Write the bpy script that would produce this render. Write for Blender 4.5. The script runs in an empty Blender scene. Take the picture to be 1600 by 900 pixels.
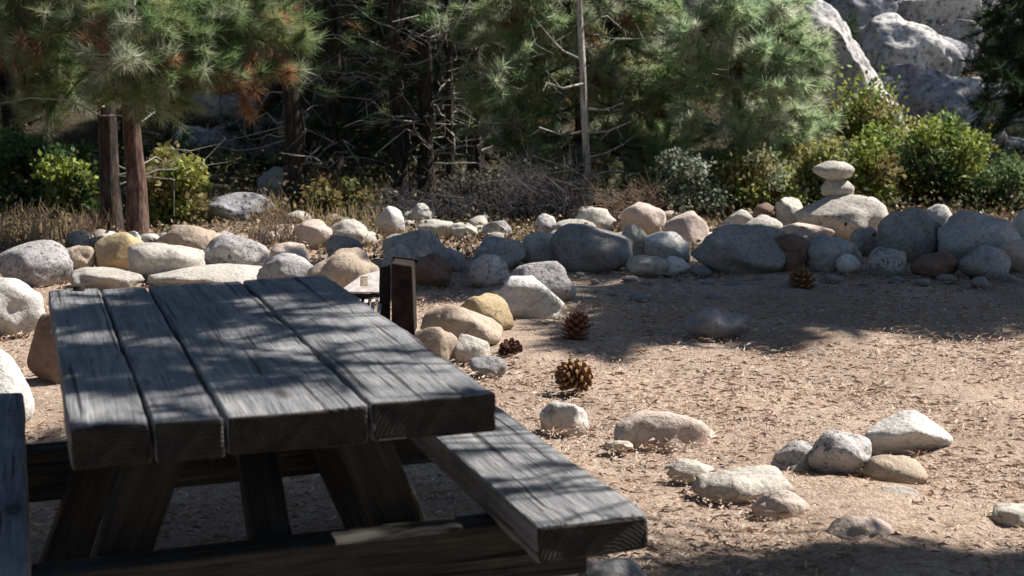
import bpy, bmesh, math, random
import numpy as np
from mathutils import Vector, Matrix, noise
random.seed(7); rng = np.random.default_rng(7)
scene = bpy.context.scene
col = scene.collection
# ------------------------------------------------------------------ camera
FPX, PIT, ROLL, CAMZ = 2301.77, 0.15916, -0.009454, 1.47558
cr, sr = math.cos(ROLL), math.sin(ROLL)
FW = Vector((0, math.cos(PIT), -math.sin(PIT)))
DN = Vector((0, -math.sin(PIT), -math.cos(PIT)))
RT = Vector((1, 0, 0))
CAM = Vector((0, 0, CAMZ))
cr_axis = RT*cr - DN*sr
dn_axis = RT*sr + DN*cr
cam_d = bpy.data.cameras.new('camera'); cam = bpy.data.objects.new('camera', cam_d); col.objects.link(cam)
m3 = Matrix((cr_axis, -dn_axis, -FW)).transposed()
cam.matrix_world = Matrix.Translation(CAM) @ m3.to_4x4()
cam_d.sensor_width = 36; cam_d.lens = FPX/1600*36
cam_d.clip_start = 0.05; cam_d.clip_end = 500
cam_d.dof.use_dof = True; cam_d.dof.focus_distance = 6.6; cam_d.dof.aperture_fstop = 5.2
scene.camera = cam
# ------------------------------------------------------------------ sky and sun
SUN_EL, SUN_AZ = math.radians(47), math.radians(21)      # azimuth from +X towards +Y
S = Vector((math.cos(SUN_EL)*math.cos(SUN_AZ), math.cos(SUN_EL)*math.sin(SUN_AZ), math.sin(SUN_EL)))
w = bpy.data.worlds.new('World'); scene.world = w; w.use_nodes = True
nt = w.node_tree
sky = nt.nodes.new('ShaderNodeTexSky'); sky.sky_type = 'NISHITA'; sky.sun_disc = False
sky.ozone_density = 2.0; sky.dust_density = .3; sky.sun_elevation = SUN_EL; sky.sun_rotation = math.pi/2 - SUN_AZ
nt.links.new(sky.outputs[0], nt.nodes['Background'].inputs[0])
nt.nodes['Background'].inputs[1].default_value = 0.05
sun_d = bpy.data.lights.new('sun', 'SUN'); sun_d.energy = 5.0; sun_d.angle = math.radians(0.53); sun_d.color = (1, .94, .875)
sun = bpy.data.objects.new('sun', sun_d); col.objects.link(sun)
sun.rotation_euler = S.to_track_quat('Z', 'Y').to_euler()
scene.view_settings.view_transform = 'Standard'; scene.view_settings.look = 'None'
scene.view_settings.exposure = 0.9; scene.view_settings.gamma = 1
scene.render.engine = 'CYCLES'
scene.cycles.max_bounces = 6

# ------------------------------------------------------------------ helpers
def ray(px, py):
    u0, v0 = px-800, py-450
    u, v = u0*cr+v0*sr, -u0*sr+v0*cr
    return FW*FPX + DN*v + RT*u
def G(px, py, z=0.0):
    r = ray(px, py); return CAM + r*((z-CAMZ)/r.z)
def P(px, py, Y):
    r = ray(px, py); return CAM + r*(Y/r.y)
def setp(o, label=None, cat=None, group=None, kind=None):
    if label: o['label'] = label
    if cat: o['category'] = cat
    if group: o['group'] = group
    if kind: o['kind'] = kind
    return o
def link(name, me, mat=None, parent=None, loc=None):
    o = bpy.data.objects.new(name, me); col.objects.link(o)
    if mat and me is not None and not me.materials: me.materials.append(mat)
    if parent: o.parent = parent
    if loc is not None: o.location = loc
    return o
def empty(name, loc, label, cat, group=None):
    o = bpy.data.objects.new(name, None); col.objects.link(o); o.location = loc
    o.empty_display_size = .1
    return setp(o, label, cat, group)
def poly_mesh(name, verts, faces, cols=None, smooth=False):
    """verts (N,3); faces (M,k) same k"""
    verts = np.asarray(verts, np.float32); faces = np.asarray(faces, np.int32)
    me = bpy.data.meshes.new(name); M, k = faces.shape
    me.vertices.add(len(verts)); me.vertices.foreach_set('co', verts.ravel())
    me.loops.add(M*k); me.loops.foreach_set('vertex_index', faces.ravel())
    me.polygons.add(M); me.polygons.foreach_set('loop_start', np.arange(0, M*k, k, dtype=np.int32))
    if smooth: me.polygons.foreach_set('use_smooth', np.ones(M, bool))
    me.update(calc_edges=True)
    if cols is not None:
        a = me.color_attributes.new('tint', 'FLOAT_COLOR', 'POINT')
        c = np.ones((len(verts), 4), np.float32); c[:, :3] = cols
        a.data.foreach_set('color', c.ravel())
    return me
def bm_obj(name, bm, mat, parent=None, smooth=False, loc=None):
    me = bpy.data.meshes.new(name)
    bmesh.ops.recalc_face_normals(bm, faces=bm.faces)
    bm.to_mesh(me); bm.free()
    if smooth:
        for p in me.polygons: p.use_smooth = True
    return link(name, me, mat, parent, loc)

# ------------------------------------------------------------------ materials
def new_mat(name, rough=.8):
    m = bpy.data.materials.new(name); m.use_nodes = True
    n = m.node_tree.nodes; b = n['Principled BSDF']; b.inputs['Roughness'].default_value = rough
    b.inputs['Specular IOR Level'].default_value = .25
    return m, m.node_tree, b
def nd(t, typ, **kw):
    n = t.nodes.new(typ)
    for k, v in kw.items(): setattr(n, k, v)
    return n
def ramp(t, fac, stops):
    r = nd(t, 'ShaderNodeValToRGB'); e = r.color_ramp.elements
    while len(e) < len(stops): e.new(.5)
    for i, (p, c) in enumerate(stops):
        e[i].position = p; e[i].color = (*c, 1) if len(c) == 3 else c
    t.links.new(fac, r.inputs[0]); return r.outputs[0]
def tex(t, vec, scale, detail=6, rough=.6, typ='ShaderNodeTexNoise'):
    n = nd(t, typ); n.inputs['Scale'].default_value = scale
    if typ == 'ShaderNodeTexNoise':
        n.inputs['Detail'].default_value = detail; n.inputs['Roughness'].default_value = rough
    t.links.new(vec, n.inputs['Vector']); return n
def mix(t, fac, a, b, mode='MIX'):
    m = nd(t, 'ShaderNodeMix', data_type='RGBA', blend_type=mode)
    for s, v in ((0, fac), (6, a), (7, b)):
        if hasattr(v, 'node'): t.links.new(v, m.inputs[s])
        else: m.inputs[s].default_value = v if s == 0 else ((*v, 1) if len(v) == 3 else v)
    return m.outputs[2]
def bump(t, b, h, dist, strength=.6):
    n = nd(t, 'ShaderNodeBump'); n.inputs['Distance'].default_value = dist; n.inputs['Strength'].default_value = strength
    t.links.new(h, n.inputs['Height']); t.links.new(n.outputs[0], b.inputs['Normal'])
def rock_mat(name, a, bcol, dark, speck=.5, sc=1.0, crack=3.2):
    m, t, b = new_mat(name, .82)
    tc = nd(t, 'ShaderNodeTexCoord'); oi = nd(t, 'ShaderNodeObjectInfo')
    ad = nd(t, 'ShaderNodeVectorMath', operation='ADD'); mu = nd(t, 'ShaderNodeMath', operation='MULTIPLY'); mu.inputs[1].default_value = 57
    t.links.new(oi.outputs['Random'], mu.inputs[0])
    t.links.new(tc.outputs['Object'], ad.inputs[0]); t.links.new(mu.outputs[0], ad.inputs[1]); v = ad.outputs[0]
    n1 = tex(t, v, 4*sc, 5, .6); n2 = tex(t, v, 38*sc, 4, .7); n3 = tex(t, v, 13*sc, 6, .75)
    c = ramp(t, n1.outputs[0], [(.32, bcol), (.62, a)])
    sp = ramp(t, n2.outputs[0], [(.36, (speck, speck, speck)), (.5, (0, 0, 0))])
    c = mix(t, sp, c, dark)
    st = ramp(t, n3.outputs[0], [(.55, (0, 0, 0)), (.72, (.7, .7, .7))])
    c = mix(t, st, c, tuple(.5*x+.5*y for x, y in zip(bcol, dark)))
    # a little earth on the flank that touches the ground
    se = nd(t, 'ShaderNodeSeparateXYZ'); t.links.new(nd(t, 'ShaderNodeNewGeometry').outputs['Position'], se.inputs[0])
    mr = nd(t, 'ShaderNodeMapRange'); mr.inputs[1].default_value = 0; mr.inputs[2].default_value = .07; mr.inputs[3].default_value = .6; mr.inputs[4].default_value = 0
    t.links.new(se.outputs[2], mr.inputs[0]); mm = nd(t, 'ShaderNodeMath', operation='MULTIPLY'); t.links.new(mr.outputs[0], mm.inputs[0]); t.links.new(n3.outputs[0], mm.inputs[1])
    c = mix(t, mm.outputs[0], c, (.26, .18, .12))
    v_ = nd(t, 'ShaderNodeHueSaturation'); r2 = nd(t, 'ShaderNodeMapRange'); r2.inputs[3].default_value = .86; r2.inputs[4].default_value = 1.14
    t.links.new(oi.outputs['Random'], r2.inputs[0]); t.links.new(r2.outputs[0], v_.inputs['Value']); t.links.new(c, v_.inputs['Color'])
    t.links.new(v_.outputs[0], b.inputs['Base Color'])
    h = nd(t, 'ShaderNodeMath', operation='ADD'); t.links.new(n3.outputs[0], h.inputs[0]); t.links.new(n2.outputs[0], h.inputs[1])
    # healed fractures
    mpv = nd(t, 'ShaderNodeVectorMath', operation='ADD'); nw = tex(t, v, 3, 3, .6); t.links.new(v, mpv.inputs[0]); t.links.new(nw.outputs['Color'], mpv.inputs[1])
    vo = nd(t, 'ShaderNodeTexVoronoi', feature='DISTANCE_TO_EDGE'); vo.inputs['Scale'].default_value = crack; t.links.new(mpv.outputs[0], vo.inputs['Vector'])
    ce = ramp(t, vo.outputs['Distance'], [(.0, (.45, .43, .42)), (.035, (1, 1, 1))])
    nm = tex(t, v, 2.2, 2, .5); cm = ramp(t, nm.outputs[0], [(.5, (0, 0, 0)), (.6, (1, 1, 1))])
    t.links.new(mix(t, cm, v_.outputs[0], mix(t, .8, v_.outputs[0], ce, 'MULTIPLY')), b.inputs['Base Color'])
    h2 = nd(t, 'ShaderNodeMath', operation='ADD'); t.links.new(h.outputs[0], h2.inputs[0]); t.links.new(n1.outputs[0], h2.inputs[1])
    bump(t, b, h2.outputs[0], .018, .6)
    return m
RM = {
 'white': rock_mat('white_granite', (.66, .63, .58), (.52, .50, .47), (.2, .2, .21), .45),
 'pale': rock_mat('pale_granite', (.56, .52, .45), (.42, .39, .34), (.15, .15, .15), .5),
 'pink': rock_mat('pinkish_stone', (.58, .48, .41), (.47, .38, .33), (.2, .16, .14), .3),
 'speck': rock_mat('speckled_granite', (.52, .49, .47), (.34, .32, .32), (.08, .08, .09), .9),
 'tan': rock_mat('yellow_tan_stone', (.52, .41, .25), (.4, .29, .16), (.18, .11, .06), .3),
 'beige': rock_mat('beige_stone', (.44, .36, .28), (.34, .27, .2), (.16, .12, .1), .4),
 'grey': rock_mat('grey_stone', (.34, .34, .34), (.25, .25, .26), (.1, .1, .11), .4),
 'dark': rock_mat('dark_stone', (.37, .35, .33), (.25, .24, .235), (.1, .1, .1), .6),
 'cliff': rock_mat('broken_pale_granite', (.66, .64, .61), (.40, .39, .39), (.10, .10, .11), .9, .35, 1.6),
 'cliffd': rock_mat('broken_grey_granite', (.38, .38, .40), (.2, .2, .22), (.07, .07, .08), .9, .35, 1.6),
 'brown': rock_mat('brown_stone', (.23, .15, .11), (.15, .1, .08), (.06, .04, .03), .4),
 'blue': rock_mat('blue_grey_stone', (.44, .425, .415), (.32, .31, .305), (.13, .13, .13), .6),
}
def ground_mat():
    m, t, b = new_mat('needle_strewn_soil', .95)
    p = nd(t, 'ShaderNodeNewGeometry').outputs['Position']
    n1 = tex(t, p, .9, 4, .6); n2 = tex(t, p, 26, 5, .75); n3 = tex(t, p, 95, 3, .7); n4 = tex(t, p, 6, 5, .7)
    c = ramp(t, n4.outputs[0], [(.3, (.31, .22, .16)), (.5, (.46, .35, .265)), (.72, (.54, .43, .34))])
    c2 = ramp(t, n2.outputs[0], [(.35, (.17, .11, .085)), (.5, (.46, .36, .285)), (.68, (.66, .57, .49))])
    c = mix(t, .5, c, c2)
    g = ramp(t, n3.outputs[0], [(.35, (.5, .5, .5)), (.6, (1.15, 1.15, 1.15))])
    c = mix(t, .8, c, g, 'MULTIPLY')
    c = mix(t, .9, c, ramp(t, n1.outputs[0], [(.36, (.74, .70, .66)), (.5, (.98, .96, .94)), (.66, (1.12, 1.1, 1.06))]), 'MULTIPLY')
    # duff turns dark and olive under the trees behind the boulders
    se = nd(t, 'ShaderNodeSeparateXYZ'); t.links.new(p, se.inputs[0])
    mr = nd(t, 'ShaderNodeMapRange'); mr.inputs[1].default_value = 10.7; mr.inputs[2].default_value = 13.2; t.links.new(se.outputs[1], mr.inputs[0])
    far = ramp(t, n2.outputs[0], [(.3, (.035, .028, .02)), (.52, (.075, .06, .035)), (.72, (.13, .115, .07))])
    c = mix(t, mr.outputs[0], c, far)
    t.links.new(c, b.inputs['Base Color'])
    h = nd(t, 'ShaderNodeMath', operation='ADD'); t.links.new(n2.outputs[0], h.inputs[0]); t.links.new(n3.outputs[0], h.inputs[1])
    bump(t, b, h.outputs[0], .02, .8)
    return m
def wood_mat(name, cols, cross=False):
    m, t, b = new_mat(name, .78)
    tc = nd(t, 'ShaderNodeTexCoord'); oi = nd(t, 'ShaderNodeObjectInfo')
    mp = nd(t, 'ShaderNodeMapping'); mp.inputs['Scale'].default_value = (1.2, 22, 22)
    ad = nd(t, 'ShaderNodeVectorMath', operation='ADD'); mu = nd(t, 'ShaderNodeMath', operation='MULTIPLY'); mu.inputs[1].default_value = 31
    t.links.new(oi.outputs['Random'], mu.inputs[0]); t.links.new(tc.outputs['Object'], ad.inputs[0]); t.links.new(mu.outputs[0], ad.inputs[1])
    if cross:                      # timber that runs along local y
        for nn, sc_ in ((mp, (22, 1.2, 22)),): nn.inputs['Scale'].default_value = sc_
    t.links.new(ad.outputs[0], mp.inputs[0])
    n1 = tex(t, mp.outputs[0], 1.6, 8, .72); n1.inputs['Distortion'].default_value = .6
    n2 = tex(t, mp.outputs[0], 6, 4, .6); n3 = tex(t, ad.outputs[0], 5, 5, .65)
    c = ramp(t, n1.outputs[0], [(.3, cols[0]), (.5, cols[1]), (.72, cols[2])])
    cr_ = ramp(t, n2.outputs[0], [(.3, (.35, .35, .35)), (.46, (1, 1, 1))])
    c = mix(t, .75, c, cr_, 'MULTIPLY')
    bl = ramp(t, n3.outputs[0], [(.35, (.72, .72, .74)), (.65, (1.12, 1.1, 1.06))])
    c = mix(t, .9, c, bl, 'MULTIPLY')
    # drying checks along the grain and a few knots
    mc = nd(t, 'ShaderNodeMapping'); mc.inputs['Scale'].default_value = (55, 1.1, 55) if cross else (1.1, 55, 55); t.links.new(ad.outputs[0], mc.inputs[0])
    nc = tex(t, mc.outputs[0], 1.0, 3, .5); ck = ramp(t, nc.outputs[0], [(.325, (.3, .28, .27)), (.375, (1, 1, 1))])
    c = mix(t, 1.0, c, ck, 'MULTIPLY')
    mk = nd(t, 'ShaderNodeMapping'); mk.inputs['Scale'].default_value = (5.5, 2.2, 5.5) if cross else (2.2, 5.5, 5.5); t.links.new(ad.outputs[0], mk.inputs[0])
    vk = tex(t, mk.outputs[0], 1.0, typ='ShaderNodeTexVoronoi'); kn = ramp(t, vk.outputs['Distance'], [(.07, (.3, .26, .23)), (.15, (1, 1, 1))])
    c = mix(t, .9, c, kn, 'MULTIPLY')
    t.links.new(c, b.inputs['Base Color'])
    h = nd(t, 'ShaderNodeMath', operation='ADD'); t.links.new(n1.outputs[0], h.inputs[0]); t.links.new(n2.outputs[0], h.inputs[1])
    h2 = nd(t, 'ShaderNodeMath', operation='ADD'); t.links.new(h.outputs[0], h2.inputs[0]); t.links.new(ck, h2.inputs[1])
    bump(t, b, h2.outputs[0], .007, .9)
    return m
def leaf_mat(name, transl=.35, rough=.6):
    m, t, b = new_mat(name, rough)
    at = nd(t, 'ShaderNodeAttribute', attribute_name='tint')
    t.links.new(at.outputs['Color'], b.inputs['Base Color'])
    b.inputs['Specular IOR Level'].default_value = .3
    tr = nd(t, 'ShaderNodeBsdfTranslucent'); t.links.new(at.outputs['Color'], tr.inputs[0])
    mx = nd(t, 'ShaderNodeMixShader'); mx.inputs[0].default_value = transl
    t.links.new(b.outputs[0], mx.inputs[1]); t.links.new(tr.outputs[0], mx.inputs[2])
    t.links.new(mx.outputs[0], t.nodes['Material Output'].inputs[0])
    return m
def bark_mat(name, a, b_, c_):
    m, t, b = new_mat(name, .9)
    tc = nd(t, 'ShaderNodeTexCoord'); mp = nd(t, 'ShaderNodeMapping'); mp.inputs['Scale'].default_value = (18, 18, 3.5)
    t.links.new(tc.outputs['Object'], mp.inputs[0])
    n = tex(t, mp.outputs[0], 1.2, 6, .7); n2 = tex(t, mp.outputs[0], 5, 3, .6)
    c = ramp(t, n.outputs[0], [(.38, a), (.5, b_), (.62, c_)])
    c = mix(t, .7, c, ramp(t, n2.outputs[0], [(.38, (.3, .3, .3)), (.5, (1.1, 1.1, 1.1))]), 'MULTIPLY')
    t.links.new(c, b.inputs['Base Color']); bump(t, b, n.outputs[0], .03, 1)
    return m
def flat_mat(name, c, rough=.6, metal=0, var=.3, scale=20):
    m, t, b = new_mat(name, rough); b.inputs['Metallic'].default_value = metal
    tc = nd(t, 'ShaderNodeTexCoord'); n = tex(t, tc.outputs['Object'], scale, 6, .7)
    cc = ramp(t, n.outputs[0], [(.3, tuple(x*(1-var) for x in c)), (.7, tuple(min(1, x*(1+var)) for x in c))])
    t.links.new(cc, b.inputs['Base Color']); bump(t, b, n.outputs[0], .004, .5)
    return m
M_GROUND = ground_mat()
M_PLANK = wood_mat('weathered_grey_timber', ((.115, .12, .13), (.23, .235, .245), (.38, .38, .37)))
M_END_SHADE, t_, b_ = new_mat('end_grain_with_shade', .9)  # dark end grain, taken near black to paint in its shade
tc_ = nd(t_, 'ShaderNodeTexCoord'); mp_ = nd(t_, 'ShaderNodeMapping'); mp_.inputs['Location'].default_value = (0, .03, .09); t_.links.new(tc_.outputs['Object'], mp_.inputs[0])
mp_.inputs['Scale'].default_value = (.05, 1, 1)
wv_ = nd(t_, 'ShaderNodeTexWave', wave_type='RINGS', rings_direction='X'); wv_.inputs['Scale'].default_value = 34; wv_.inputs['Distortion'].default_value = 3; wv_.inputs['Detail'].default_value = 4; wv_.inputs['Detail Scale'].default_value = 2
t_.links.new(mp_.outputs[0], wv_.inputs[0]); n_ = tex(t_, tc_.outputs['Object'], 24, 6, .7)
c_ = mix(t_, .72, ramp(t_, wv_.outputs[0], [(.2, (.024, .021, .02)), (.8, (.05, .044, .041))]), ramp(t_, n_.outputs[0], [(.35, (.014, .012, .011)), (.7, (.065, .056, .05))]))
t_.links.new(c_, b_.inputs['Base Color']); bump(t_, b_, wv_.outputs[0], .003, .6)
M_LEG = wood_mat('shade_darkened_timber', ((.02, .017, .014), (.042, .036, .03), (.08, .07, .06)))  # legs and braces: under-table shade put into the wood colour
M_BEAM = wood_mat('brown_grey_timber', ((.022, .02, .017), (.058, .053, .046), (.13, .122, .108)), True)  # beams set darker than the planks to paint shade beneath the table
M_NEEDLE = leaf_mat('pine_needles', .55); M_LEAF = leaf_mat('broad_leaves', .4)
M_LITTER = leaf_mat('dry_litter', .1, .9)
M_BARK_R = bark_mat('red_brown_bark', (.05, .03, .022), (.12, .07, .055), (.21, .14, .115))
M_BARK_D = bark_mat('dark_bark', (.02, .016, .014), (.055, .042, .035), (.1, .08, .065))
M_BARK_P = bark_mat('pale_dead_bark', (.2, .18, .16), (.42, .39, .35), (.6, .57, .52))
M_DEADW = flat_mat('grey_dead_wood', (.3, .28, .255), .9)
M_CONE = flat_mat('cone_scale', (.26, .145, .07), .7, 0, .35, 60)
M_CONE_R = flat_mat('reddish_cone_scale', (.19, .085, .06), .75, 0, .35, 60)
M_CONE_D = flat_mat('dark_cone_scale', (.13, .065, .045), .8, 0, .35, 60)
M_STEEL_D = flat_mat('sooty_steel', (.018, .016, .016), .7, .3)
M_STEEL_L = flat_mat('worn_pale_steel', (.5, .46, .43), .6, .0, .35)
M_STEEL_R = flat_mat('rusty_steel', (.022, .014, .012), .92, .0, .9, 14)

# ------------------------------------------------------------------ ground sheet
def hill(y, x=0):
    d = np.maximum(0, y-16.5)
    return np.minimum(d*d*.05, 0.35+.5*np.maximum(0, d-1.5)) * np.clip(1.0, 0, 1)
def gz(x, y):
    return float(hill(np.array(y)))
def build_ground():
    xs = np.concatenate([np.linspace(-70, -8, 26), np.linspace(-7.6, 7.6, 230), np.linspace(8, 70, 26)])
    ys = np.concatenate([np.linspace(-30, 2.4, 16), np.linspace(2.5, 12, 230), np.linspace(12.1, 30, 120), np.linspace(31, 75, 24)])
    X, Y = np.meshgrid(xs, ys)
    Z = np.zeros_like(X)
    for k in range(14):
        a = rng.uniform(0, 6.28); f = rng.uniform(1.5, 9); ph = rng.uniform(0, 6.28)
        Z += .006/math.sqrt(f)*2*np.sin(f*(X*math.cos(a)+Y*math.sin(a))+ph)
    Z += rng.normal(0, .0035, Z.shape)*(np.abs(X) < 7.6)
    Z += hill(Y) + np.clip((Y-17)/6, 0, 1)*(.25*np.sin(X*.9+1)*np.sin(Y*.7)+.2*np.sin(X*2.1+Y*1.3))
    Z += -8*np.clip((Y-45)/30, 0, 1)
    nx, ny = len(xs), len(ys)
    i = np.arange(nx*ny).reshape(ny, nx)
    F = np.stack([i[:-1, :-1], i[:-1, 1:], i[1:, 1:], i[1:, :-1]], -1).reshape(-1, 4)
    me = poly_mesh('ground', np.stack([X, Y, Z], -1).reshape(-1, 3), F, smooth=True)
    setp(link('ground', me, M_GROUND), kind='structure')
build_ground()

# ------------------------------------------------------------------ rocks
def rock_mesh(name, a, b, c, seed, ang=.25, sub=4):
    bm = bmesh.new(); bmesh.ops.create_icosphere(bm, subdivisions=sub, radius=1)
    r = random.Random(seed); off = Vector((r.uniform(-50, 50), r.uniform(-50, 50), r.uniform(-50, 50)))
    planes = []
    for _ in range(7):
        n = Vector((r.gauss(0, 1), r.gauss(0, 1), r.gauss(0, 1))).normalized(); planes.append((n, r.uniform(.66, .92)))
    ex = max(a, b, c)
    for v in bm.verts:
        d = v.co.normalized()
        rad = 1+.30*noise.noise(d*1.0+off)+.13*noise.noise(d*2.3+off)+.035*noise.noise(d*6+off)
        p = d*rad
        for n, h in planes:
            k = p.dot(n)-h
            if k > 0: p -= n*k*min(1, .25+ang*2)
        p = Vector((p.x*a, p.y*b, p.z*c))
        p += d*ex*(.014*noise.noise(d*17+off)-.05*max(0, .18-abs(noise.noise(d*3.3+off*2)))*(1 if ang > .2 else .3))
        v.co = p
    me = bpy.data.meshes.new(name); bm.to_mesh(me); bm.free()
    xs = [v.co.x for v in me.vertices]; zs = [v.co.z for v in me.vertices]
    sx = 2*a/(max(xs)-min(xs)); ox = (max(xs)+min(xs))/2; sz = 2*c/(max(zs)-min(zs)); oz = (max(zs)+min(zs))/2
    me.transform(Matrix.Diagonal((sx, 1, sz, 1)) @ Matrix.Translation((-ox, 0, -oz)))
    for p in me.polygons: p.use_smooth = True
    return me
_seed = [100]
def rock(x0, y0, x1, y1, mat, label, base=None, ang=.25, name='boulder', dep=.38, bury=.18, tilt=0, group=None, sub=None):
    _seed[0] += 1; sd = _seed[0]
    cx = (x0+x1)/2; g = G(cx, base or y1)
    wd = (x1-x0)*g.y/FPX; ry = min(dep*wd, .45)
    Y = g.y+ry*.8; wd = (x1-x0)*Y/FPX
    top = P(cx, y0, Y).z+gz(0, Y)*0; bot = min(P(cx, y1, Y-ry*.7).z, 0 if base else 9)
    h = max(.02, top-max(bot, 0)); bot = min(bot, 0)-bury*h
    if h*1.0 > wd*1.2 and base: pass
    a, c = wd/2, (top-bot)/2
    if bury > .4: a *= 1.12
    me = rock_mesh(name, a, ry, c, sd, ang, sub or (4 if (x1-x0) > 45 else 3))
    o = link(name, me, RM[mat], loc=(P(cx, y0, Y).x, Y, (top+bot)/2))
    o.rotation_euler = (0, math.radians(tilt), 0)
    cat = {'boulder': 'boulder', 'rock': 'rock', 'stone': 'stone'}[name]
    return setp(o, label, cat, group)

R_ = rock
# left group, sunlit
R_(-15, 376, 112, 452, 'speck', 'large speckled pinkish-grey boulder at the left edge of the photo, behind the white boulder', dep=.4)
R_(-70, 432, 70, 525, 'white', 'big white sunlit boulder touching the far left corner of the picnic table', ang=.4)
R_(-150, 520, 47, 690, 'white', 'smooth white boulder nearest the camera, right behind the left bench', base=690, ang=.15)
R_(34, 488, 128, 606, 'brown', 'brown rock in deep shadow between the white boulders and the left side of the table')
R_(143, 362, 226, 424, 'tan', 'round yellow-tan boulder in front of the twin pine trunks')
R_(193, 379, 320, 440, 'pale', 'pale domed boulder between the yellow boulder and the streaked boulder')
R_(314, 366, 422, 432, 'speck', 'whitish boulder with dark streaks right of the domed boulder on the left', ang=.35)
R_(245, 350, 340, 405, 'beige', 'boulder with shaded left half right behind the domed boulder')
R_(105, 418, 225, 446, 'pale', 'low flat pale stone just behind the far left corner of the table', name='stone', base=455)
R_(225, 414, 430, 450, 'pale', 'long low pale rock lying behind the middle of the table far edge', name='rock', base=452)
R_(92, 384, 150, 424, 'beige', 'small tan rock between the speckled boulder and the yellow boulder', name='rock')
R_(455, 343, 520, 392, 'pink', 'pale tan rock behind the dark boulder, left of the cream rock', name='rock', base=392)
R_(505, 342, 575, 388, 'pale', 'cream rock behind the dark boulder near the centre trunks', name='rock', base=390)
R_(420, 378, 482, 412, 'pink', 'low pinkish rock at the right end of the sunlit left group', name='rock', base=414)
R_(420, 358, 462, 384, 'beige', 'small tan stone among dry weeds right of the streaked boulder', name='stone')
# centre back
R_(583, 321, 632, 366, 'white', 'bright white rock at the foot of the dark centre trunks', name='rock', base=368)
R_(640, 317, 676, 345, 'white', 'small bright white rock standing between the two centre pine trunks', name='rock', base=352)
R_(650, 342, 712, 372, 'pale', 'pale low rock in front of the centre pine trunks', name='rock', base=374, ang=.5)
R_(700, 348, 748, 374, 'pale', 'small pale rock lying right of the centre pine trunks', name='rock', base=377, ang=.5)
R_(752, 344, 800, 372, 'speck', 'speckled white rock under the dead brush', name='rock', base=377, ang=.5)
R_(508, 367, 566, 405, 'dark', 'small dark rock peeking over the big brown-grey boulder behind the table', name='rock', base=420)
R_(478, 388, 594, 470, 'beige', 'big shaded brown-grey boulder directly behind the steel grill', base=480)
R_(400, 394, 500, 450, 'blue', 'shaded blue-grey boulder behind the table, left of the brown-grey one', base=460)
R_(596, 381, 642, 418, 'blue', 'small grey rock right above the grill posts', name='rock', base=440)
R_(596, 358, 706, 425, 'dark', 'long dark boulder in shade behind the grill', base=428)
R_(640, 396, 706, 450, 'brown', 'dark reddish rock in shade right of the grill', name='rock', base=450)
R_(686, 387, 728, 424, 'blue', 'small blue-grey rock between dark boulder and rounded grey boulders', name='rock')
R_(740, 369, 824, 425, 'blue', 'grey-blue boulder with pinkish right side, above the purple-grey one')
R_(730, 396, 797, 452, 'speck', 'round purple-grey boulder left of the black and white topped boulder')
R_(786, 407, 902, 480, 'speck', 'broad shaded grey boulder right behind the white-topped boulder', base=478)
R_(766, 430, 884, 502, 'white', 'white-topped boulder with a dark brown front, beside the pine cones', ang=.5)
R_(712, 459, 803, 525, 'tan', 'yellow-tan domed boulder right of the table', base=525)
R_(655, 474, 787, 552, 'beige', 'long beige boulder with a flat lit top, beside the far right table corner', ang=.6, base=550)
R_(634, 509, 716, 572, 'beige', 'tan rock half hidden by the right edge of the table', name='rock', ang=.3)
R_(708, 522, 766, 568, 'pale', 'greenish-white round stone left of the brown round pine cone', name='stone')
R_(732, 556, 792, 588, 'grey', 'low flat grey-white stone by the right table edge', name='stone')
R_(813, 362, 888, 418, 'pale', 'grey boulder left of the biggest dark boulder')
R_(858, 349, 992, 428, 'dark', 'biggest dark boulder in the centre of the row, rounded block', ang=.35)
R_(962, 347, 1024, 412, 'pale', 'upright grey boulder at the right end of the biggest dark boulder')
R_(1003, 361, 1080, 414, 'white', 'white sloping boulder between two dark boulders', ang=.35)
R_(978, 398, 1044, 434, 'pale', 'pale blue-grey rock below the white sloping boulder', name='rock')
R_(1032, 400, 1080, 430, 'white', 'small pale grey stone right of the pale blue-grey rock', name='stone')
R_(966, 315, 1042, 364, 'pink', 'pale pinkish boulder highest in the centre row', base=372)
R_(1034, 330, 1109, 390, 'pink', 'pale pink round boulder above the white sloping boulder', base=392)
R_(893, 324, 964, 360, 'pale', 'long pale boulder with lit top behind the biggest dark boulder', base=372)
R_(862, 343, 934, 370, 'pale', 'low cream rock just behind the left end of the biggest dark boulder', name='rock', base=378)
R_(834, 334, 874, 360, 'speck', 'small speckled rock left of the long pale boulder', name='rock', base=372)
# right group
R_(1126, 327, 1184, 362, 'pale', 'pale rock lit on top, behind the dark boulder in the right half', name='rock', base=376)
R_(1078, 350, 1232, 430, 'dark', 'massive dark grey boulder left of the red-brown rock', ang=.4)
R_(1150, 336, 1222, 380, 'pale', 'grey rock leaning on top of the massive dark grey boulder', name='rock', base=392)
R_(1172, 317, 1216, 352, 'brown', 'dark brown rock left of the cream angular rock near the cairn', name='rock', base=374)
R_(1210, 308, 1262, 352, 'pale', 'cream angular rock leaning against the boulder that carries the cairn', name='rock', base=374, ang=.7)
R_(1243, 303, 1390, 378, 'pale', 'wide boulder that carries the cairn of flat stones', base=382, ang=.3)
R_(1325, 308, 1388, 362, 'white', 'white sunlit boulder at the right end of the boulder that carries the cairn', base=380)
R_(1214, 347, 1304, 386, 'pink', 'flat cream slab with lit top below the cairn boulder', name='rock', base=396, ang=.4)
R_(1198, 364, 1268, 426, 'brown', 'red-brown rock in shade right of the massive dark grey boulder', name='rock')
R_(1252, 366, 1350, 426, 'blue', 'dark blue-grey boulder in shade below the cairn')
R_(1328, 354, 1376, 392, 'pale', 'pale rock wedged between cairn boulder and purple-grey boulder', name='rock', base=402)
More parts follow.
